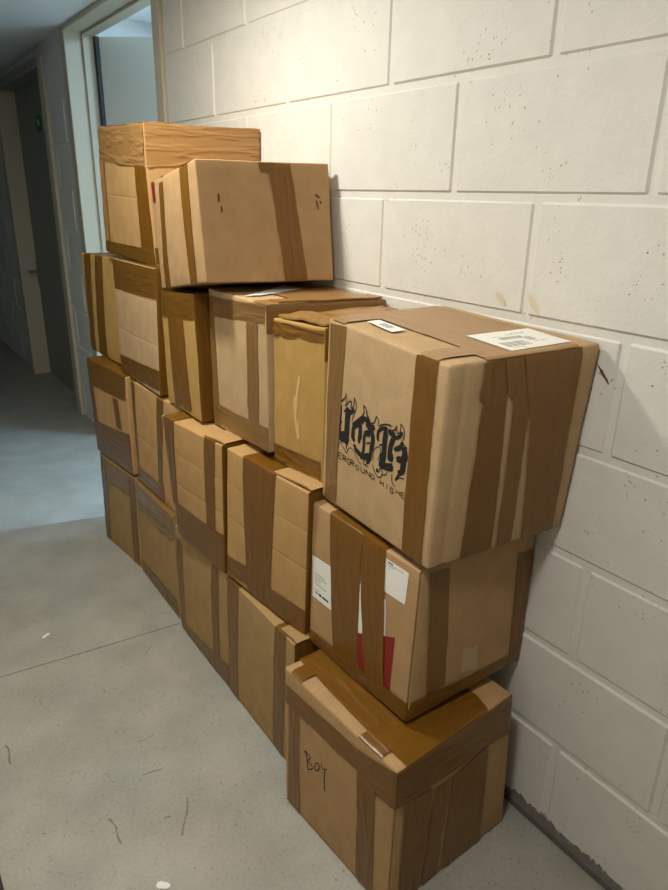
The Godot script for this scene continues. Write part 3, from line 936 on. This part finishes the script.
func build_setting() -> void:
	# floor: painted concrete bays with open joints
	var fl := setting("floor", "grey painted concrete floor with scratches and a bay joint")
	var zs := [-7.6, -2.915, -0.985, 3.5]
	for i in 3:
		var za: float = zs[i] + 0.0015
		var zb: float = zs[i + 1] - 0.0015
		var st := SurfaceTool.new()
		st.begin(Mesh.PRIMITIVE_TRIANGLES)
		st.set_smooth_group(-1)
		var n := 40
		var rows := []
		var uvs := []
		var drop := []
		for j in n + 1:
			var z := lerpf(za, zb, float(j) / n)
			var row := []
			var ur := []
			for x in [-4.5, -1.5, -1.2, -0.9, -0.6, -0.3, 0.1]:
				var zz := z
				if (i == 2 and j == 0) or (i == 1 and j == n): zz += 0.07 * (maxf(x, -1.5) + 0.4) + 0.004 * sin(x * 31.0)
				row.append(Vector3(x, 0, zz))
				ur.append(Vector2((x + 1.5) / 1.6, (zz + 3.0) / 3.6))
			rows.append(row)
			uvs.append(ur)
		grid_mesh(rows, uvs, st, Vector3.UP)
		for e in [0, n]:
			drop = []
			for p in rows[e]: drop.append(p + Vector3(0, -0.02, 0))
			grid_mesh([rows[e], drop], [uvs[e], uvs[e]], st, Vector3(0, 0, -1 if e == 0 else 1))
		st.generate_normals()
		add_part(st.commit(), "slab", M.floor, fl)
	slab(Vector3(-4.5, -0.12, -7.6), Vector3(0.1, -0.012, 3.5), "joint_bed", M.skirting, fl)

	var ce := setting("ceiling", "low flat off-white corridor ceiling")
	slab(Vector3(-4.5, CEIL, -7.6), Vector3(0.12, CEIL + 0.12, 3.5), "ceiling_board", M.ceiling, ce)

	# block wall on the right: painted concrete blocks, recessed joints
	var wr := setting("wall_right", "white painted concrete block wall with recessed joints")
	var meshes := {}
	slab(Vector3(0.004, 0, -1.752), Vector3(0.1, CEIL, 3.5), "mortar", M.wall, wr)
	block_row(wr, -1.752, 3.5, meshes)
	slab(Vector3(0.004, 0, -3.445), Vector3(0.1, CEIL, -3.045), "mortar", M.wall, wr)
	block_row(wr, -3.445, -3.045, meshes)
	slab(Vector3(0.004, 0, -7.6), Vector3(0.1, CEIL, -4.78), "mortar", M.wall, wr)
	block_row(wr, -7.6, -4.78, meshes)
	slab(Vector3(0.02, 2.055, -4.78), Vector3(0.1, CEIL, -3.445), "lintel", M.wall, wr)

	var wl := setting("wall_left", "plain off-white corridor wall opposite the boxes")
	slab(Vector3(-1.6, 0, -1.9), Vector3(-1.48, CEIL, 3.5), "plaster", M.plaster, wl)
	slab(Vector3(-4.4, 0, -2.02), Vector3(-1.48, CEIL, -1.9), "plaster", M.plaster, wl)
	slab(Vector3(-4.52, 0, -7.6), Vector3(-4.4, CEIL, -1.9), "plaster", M.plaster, wl)
	var wb := setting("wall_back", "plain corridor end wall behind the viewer")
	slab(Vector3(-1.6, 0, 3.5), Vector3(0.1, CEIL, 3.62), "plaster", M.plaster, wb)
	var wf := setting("wall_far", "dim far end wall of the corridor")
	slab(Vector3(-4.5, 0, -7.72), Vector3(0.1, CEIL, -7.6), "plaster", M.plaster, wf)

	# painted upstand along the foot of the block wall with a crust of dirt above it
	var sk := setting("baseboard_right", "grey painted upstand with dirt along the foot of the wall")
	slab(Vector3(-0.007, 0, -1.752), Vector3(0.004, 0.022, 3.5), "upstand", M.skirting, sk, 0.003)
	var st2 := SurfaceTool.new()
	st2.begin(Mesh.PRIMITIVE_TRIANGLES)
	st2.set_smooth_group(-1)
	var lo := []
	var hi := []
	for i in 401:
		var z := lerpf(-0.3, 1.2, i / 400.0)
		var hgt := 0.038 + 0.012 * coarse.get_noise_2d(z * 300.0, 0.0) + 0.012 * fine.get_noise_2d(z * 1500.0, 9.0)
		lo.append(Vector3(-0.0022, 0.018, z))
		hi.append(Vector3(-0.0012, maxf(hgt, 0.02), z))
	grid_mesh([lo, hi], [], st2, Vector3.LEFT)
	st2.generate_normals()
	add_part(st2.commit(), "dirt", M.grime, sk)

	# scuffs and a gouge on the painted blocks
	M.stain = plain(rgb(208, 197, 174), 0.8)
	for s in [[M.stain, 0.016, [STAINS[0], STAINS[1]]], [M.stain, 0.014, [STAINS[2], STAINS[3]]], [M.scuff, 0.006, [STAINS[4], STAINS[5]]]]:
		var st3 := SurfaceTool.new()
		st3.begin(Mesh.PRIMITIVE_TRIANGLES)
		st3.set_smooth_group(-1)
		var la := []
		var lb := []
		var p0: Vector2 = s[2][0]
		var p1: Vector2 = s[2][1]
		var nn := (p1 - p0).orthogonal().normalized()
		for i in 15:
			var f := i / 14.0
			var wd: float = s[1] * (0.25 + 0.75 * sin(PI * clampf(f, 0.03, 0.97))) * (0.7 + 0.8 * absf(fine.get_noise_2d(i * 13.0, p0.x * 900.0)))
			var q := p0.lerp(p1, f)
			la.append(Vector3(-0.0012, q.y + nn.y * wd * 0.5, q.x + nn.x * wd * 0.5))
			lb.append(Vector3(-0.0012, q.y - nn.y * wd * 0.5, q.x - nn.x * wd * 0.5))
		grid_mesh([la, lb], [], st3, Vector3.LEFT)
		st3.generate_normals()
		add_part(st3.commit(), "scuff_mark", s[0], wr)

	# doorway beside the boxes, door standing ajar into the daylit room
	var d1 := setting("door_1", "white framed doorway with a pale door standing ajar beyond the boxes")
	slab(Vector3(-0.012, 0, -1.825), Vector3(0.10, CEIL, -1.752), "jamb", M.frame, d1, 0.003)
	slab(Vector3(-0.012, 0, -3.045), Vector3(0.10, CEIL, -2.975), "jamb", M.frame, d1, 0.003)
	slab(Vector3(-0.012, 2.098, -2.975), Vector3(0.10, CEIL, -1.825), "head", M.frame, d1, 0.003)
	slab(Vector3(0.075, 0, -2.975), Vector3(0.135, 2.098, -2.962), "door_stop", M.frame, d1, 0.002)
	slab(Vector3(0.075, 2.086, -2.962), Vector3(0.135, 2.098, -1.825), "door_stop", M.frame, d1, 0.002)
	var leaf := slab(Vector3(0, 0.008, -0.022), Vector3(1.12, 2.085, 0.022), "door_leaf", M.leaf, d1, 0.003)
	var dir := Vector3(0.74, 0, 0.67).normalized()
	leaf.rotation.y = atan2(-dir.z, dir.x)
	leaf.position = Vector3(0.150, (0.008 + 2.085) * 0.5, -2.965) + dir * 0.56
	slab(Vector3(0.128, 0.0, -2.985), Vector3(0.150, 2.085, -2.935), "seal", M.mat_rubber, d1, 0.002)

	# second door farther down the corridor, closed
	var d2 := setting("door_2", "closed grey door with a lever handle and green sign in a pale frame")
	slab(Vector3(-0.018, 0, -3.535), Vector3(0.10, 2.055, -3.445), "jamb", M.frame, d2, 0.003)
	slab(Vector3(-0.032, 0, -4.78), Vector3(0.10, 2.055, -4.685), "jamb", M.frame, d2, 0.003)
	slab(Vector3(-0.025, 2.0, -4.685), Vector3(0.10, 2.055, -3.535), "head", M.grey_leaf, d2, 0.003)
	slab(Vector3(0.088, 0.006, -4.685), Vector3(0.132, 2.0, -3.535), "door_leaf", M.grey_leaf, d2, 0.002)
	var hd := slab(Vector3(0.078, 0.68, -4.665), Vector3(0.088, 0.86, -4.62), "handle_plate", M.steel, d2, 0.003)
	var lv := slab(Vector3(-0.005, 0.006, -0.009), Vector3(0.005, 0.024, 0.10), "lever", M.steel, hd, 0.003)
	lv.position = Vector3(-0.055, 0.02, -0.03)
	var nk := slab(Vector3(-0.03, -0.008, -0.008), Vector3(0.03, 0.008, 0.008), "lever_neck", M.steel, hd, 0.003)
	nk.position = Vector3(-0.03, 0.02, 0.0)
	var sg := slab(Vector3(0.083, 1.715, -4.15), Vector3(0.088, 1.81, -4.02), "sign_plate", M.sign, d2, 0.001)
	sg.set_meta("label", "small green sign")
	var mk := slab(Vector3(-0.0005, -0.02, -0.03), Vector3(0.0005, 0.02, 0.03), "sign_mark", M.sign_mark, sg, 0.0002)
	mk.position = Vector3(-0.003, 0.004, 0)

	# the room behind doorway 1: pale walls, a window in its far wall
	var rf := setting("floor_room", "pale floor of the daylit room beyond the doorway", "floor")
	slab(Vector3(0.1, -0.1, -5.0), Vector3(3.7, 0.0, 0.6), "screed", M.plaster, rf)
	var rc := setting("ceiling_room", "ceiling of the daylit room beyond the doorway", "ceiling")
	slab(Vector3(0.1, 2.62, -5.0), Vector3(3.7, 2.74, 0.6), "ceiling_board", M.ceiling, rc)
	slab(Vector3(1.3, 2.50, -4.9), Vector3(1.34, 2.62, -4.4), "bracket", M.frame, rc)
	var ra := setting("wall_room", "pale walls of the daylit room beyond the doorway", "wall")
	slab(Vector3(0.1, 0, -5.1), Vector3(3.7, 2.62, -5.0), "plaster", M.plaster, ra)
	slab(Vector3(0.1, 0, 0.6), Vector3(3.7, 2.62, 0.7), "plaster", M.plaster, ra)
	slab(Vector3(3.6, 0, -5.0), Vector3(3.7, 2.62, -2.5), "plaster", M.plaster, ra)
	slab(Vector3(3.6, 0, -1.06), Vector3(3.7, 2.62, 0.6), "plaster", M.plaster, ra)
	slab(Vector3(3.6, 0, -2.5), Vector3(3.7, 0.9, -1.06), "plaster", M.plaster, ra)
	slab(Vector3(3.6, 2.35, -2.5), Vector3(3.7, 2.62, -1.06), "plaster", M.plaster, ra)
	slab(Vector3(0.1, CEIL, -5.0), Vector3(0.12, 2.62, 0.6), "bulkhead", M.plaster, ra)
	var wi := setting("window_1", "window of the room beyond the doorway")
	slab(Vector3(3.61, 0.9, -2.5), Vector3(3.67, 0.95, -1.06), "window_frame", M.frame, wi)
	slab(Vector3(3.61, 2.30, -2.5), Vector3(3.67, 2.35, -1.06), "window_frame", M.frame, wi)
	slab(Vector3(3.61, 0.95, -1.11), Vector3(3.67, 2.30, -1.06), "window_frame", M.frame, wi)
	slab(Vector3(3.61, 0.95, -2.5), Vector3(3.67, 2.30, -2.45), "window_frame", M.frame, wi)
	var glass := StandardMaterial3D.new()
	glass.transparency = BaseMaterial3D.TRANSPARENCY_ALPHA
	glass.albedo_color = Color(0.9, 0.95, 1.0, 0.06)
	glass.roughness = 0.02
	slab(Vector3(3.638, 0.95, -2.45), Vector3(3.642, 2.30, -1.11), "pane", glass, wi, 0.0005)

func build_small() -> void:
	# scraps of paper on the floor
	for s in [[-0.771, -1.158, 0.030, 0.013, 0.5, "small white paper scrap on the floor beside the bay joint"], [-0.775, -0.135, 0.030, 0.018, -0.7, "larger white paper scrap on the open grey floor"]]:
		var t := thing("paper_scrap", s[5], "paper", Vector3(s[0], 0.0, s[1]))
		t.rotation.y = s[4]
		var st := SurfaceTool.new()
		st.begin(Mesh.PRIMITIVE_TRIANGLES)
		st.set_smooth_group(0)
		var rows := []
		for j in 7:
			var row := []
			for i in 11:
				var x: float = (i / 10.0 - 0.5) * s[2]
				var w: float = s[3] * (0.75 + 0.5 * fine.get_noise_2d(i * 9.0, s[0] * 300.0))
				if i == 0 or i == 10: w *= 0.45
				var z: float = (j / 6.0 - 0.5) * w
				row.append(Vector3(x, 0.0012 + 0.003 * absf(coarse.get_noise_2d(i * 9.0, j * 9.0 + s[1] * 100.0)), z))
			rows.append(row)
		grid_mesh(rows, [], st, Vector3.UP)
		st.generate_normals()
		add_part(st.commit(), "sheet", M.paper, t)
	# edge of a dark mat
	var m := thing("rubber_strip", "dark rubber strip lying on the grey floor, only its corner in view", "rubber strip", Vector3(-1.11, 0.0, 0.1))
	slab(Vector3(-1.16, 0.0, -0.41), Vector3(-1.052, 0.008, 0.6), "rubber_sheet", M.mat_rubber, m, 0.003).position -= m.position

func ceiling_lamp(at: Vector3, energy: float, color: Color, label: String, radius: float) -> void:
	var t := thing("ceiling_lamp", label, "lamp", at, "ceiling lamps")
	add_part(lathe([Vector2(0.0, 0.0), Vector2(radius + 0.015, 0.0), Vector2(radius + 0.015, -0.03), Vector2(radius, -0.034), Vector2(radius, -0.02)]), "housing", M.frame, t)
	var g := plain(Color(0.95, 0.94, 0.9), 0.5)
	g.emission_enabled = true
	g.emission = color
	g.emission_energy_multiplier = 3.0
	add_part(lathe([Vector2(radius, -0.03), Vector2(radius * 0.94, -0.048), Vector2(radius * 0.75, -0.060), Vector2(radius * 0.4, -0.067), Vector2(0.0, -0.069)]), "diffuser", g, t)
	var l := AreaLight3D.new()
	l.name = "lamp_light"
	l.area_size = Vector2(radius, radius) * 1.8
	l.position = Vector3(0, -0.072, 0)
	l.rotation = Vector3(-PI / 2, 0, 0)
	l.light_color = color
	l.light_energy = energy
	l.area_range = 14.0
	l.area_attenuation = 2.0
	l.shadow_enabled = true
	t.add_child(l, true)

# cool white tube on the ceiling of the room beyond the doorway, running away from it
func tube_lamp(at: Vector3, slope: float, energy: float) -> void:
	var t := thing("tube_lamp", "cool white ceiling tube lamp in the room beyond the doorway", "lamp", at)
	t.rotation.y = atan2(-slope, 1.0)
	slab(Vector3(-0.76, -0.05, -0.035), Vector3(0.76, 0.0, 0.035), "housing", M.frame, t, 0.004)
	var g := plain(Color(0.95, 0.95, 0.95), 0.5)
	g.emission_enabled = true
	g.emission = Color(0.76, 0.90, 1.0)
	g.emission_energy_multiplier = 3.0
	slab(Vector3(-0.74, -0.075, -0.018), Vector3(0.74, -0.052, 0.018), "tube", g, t, 0.009)
	var l := AreaLight3D.new()
	l.name = "tube_light"
	l.area_size = Vector2(1.48, 0.04)
	l.position = Vector3(0, -0.082, 0)
	l.rotation = Vector3(-PI / 2, 0, 0)
	l.light_color = Color(0.70, 0.87, 1.0)
	l.light_energy = energy
	l.area_range = 14.0
	l.area_attenuation = 2.0
	l.shadow_enabled = true
	t.add_child(l, true)

# ---------------------------------------------------------------- scene
func _ready() -> void:
	# camera (phone held at chest height, looking down the corridor)
	var cam := Camera3D.new()
	cam.name = "camera"
	cam.fov = 67.03
	cam.near = 0.02
	cam.position = Vector3(-1.0778, 1.3710, 0.8775)
	cam.rotation = Vector3(-0.35606, -0.61786, 0.02111)
	add_child(cam)
	cam.current = true
	# daylight outside the room's window
	var env := Environment.new()
	env.background_mode = Environment.BG_COLOR
	env.background_color = Color(0.55, 0.70, 0.90)
	env.background_energy_multiplier = 1.0
	env.tonemap_mode = Environment.TONE_MAPPER_LINEAR
	env.tonemap_exposure = 1.05
	env.sdfgi_enabled = true
	env.ssao_enabled = true
	env.ssil_enabled = true
	var we := WorldEnvironment.new()
	we.name = "environment"
	we.environment = env
	add_child(we)
	var day := AreaLight3D.new()
	day.name = "window_daylight"
	day.area_size = Vector2(1.34, 1.35)
	day.light_color = Color(0.72, 0.86, 1.0)
	day.light_energy = 11.0
	day.area_range = 14.0
	day.shadow_enabled = true
	day.position = Vector3(3.59, 1.62, -1.78)
	day.rotation = Vector3(0, PI / 2, 0)
	add_child(day)

	make_materials()
	ceiling_lamp(Vector3(-0.70, CEIL, -0.83), 1.72, Color(1.0, 0.99, 0.945), "round ceiling lamp above the stacked boxes", 0.07)
	ceiling_lamp(Vector3(-1.0, CEIL, 0.45), 1.1, Color(1.0, 0.985, 0.95), "round ceiling lamp above the viewer", 0.11)
	tube_lamp(Vector3(1.95, 2.62, -1.41), 0.204, 13.0)
	build_setting()
	build_boxes()
	build_small()
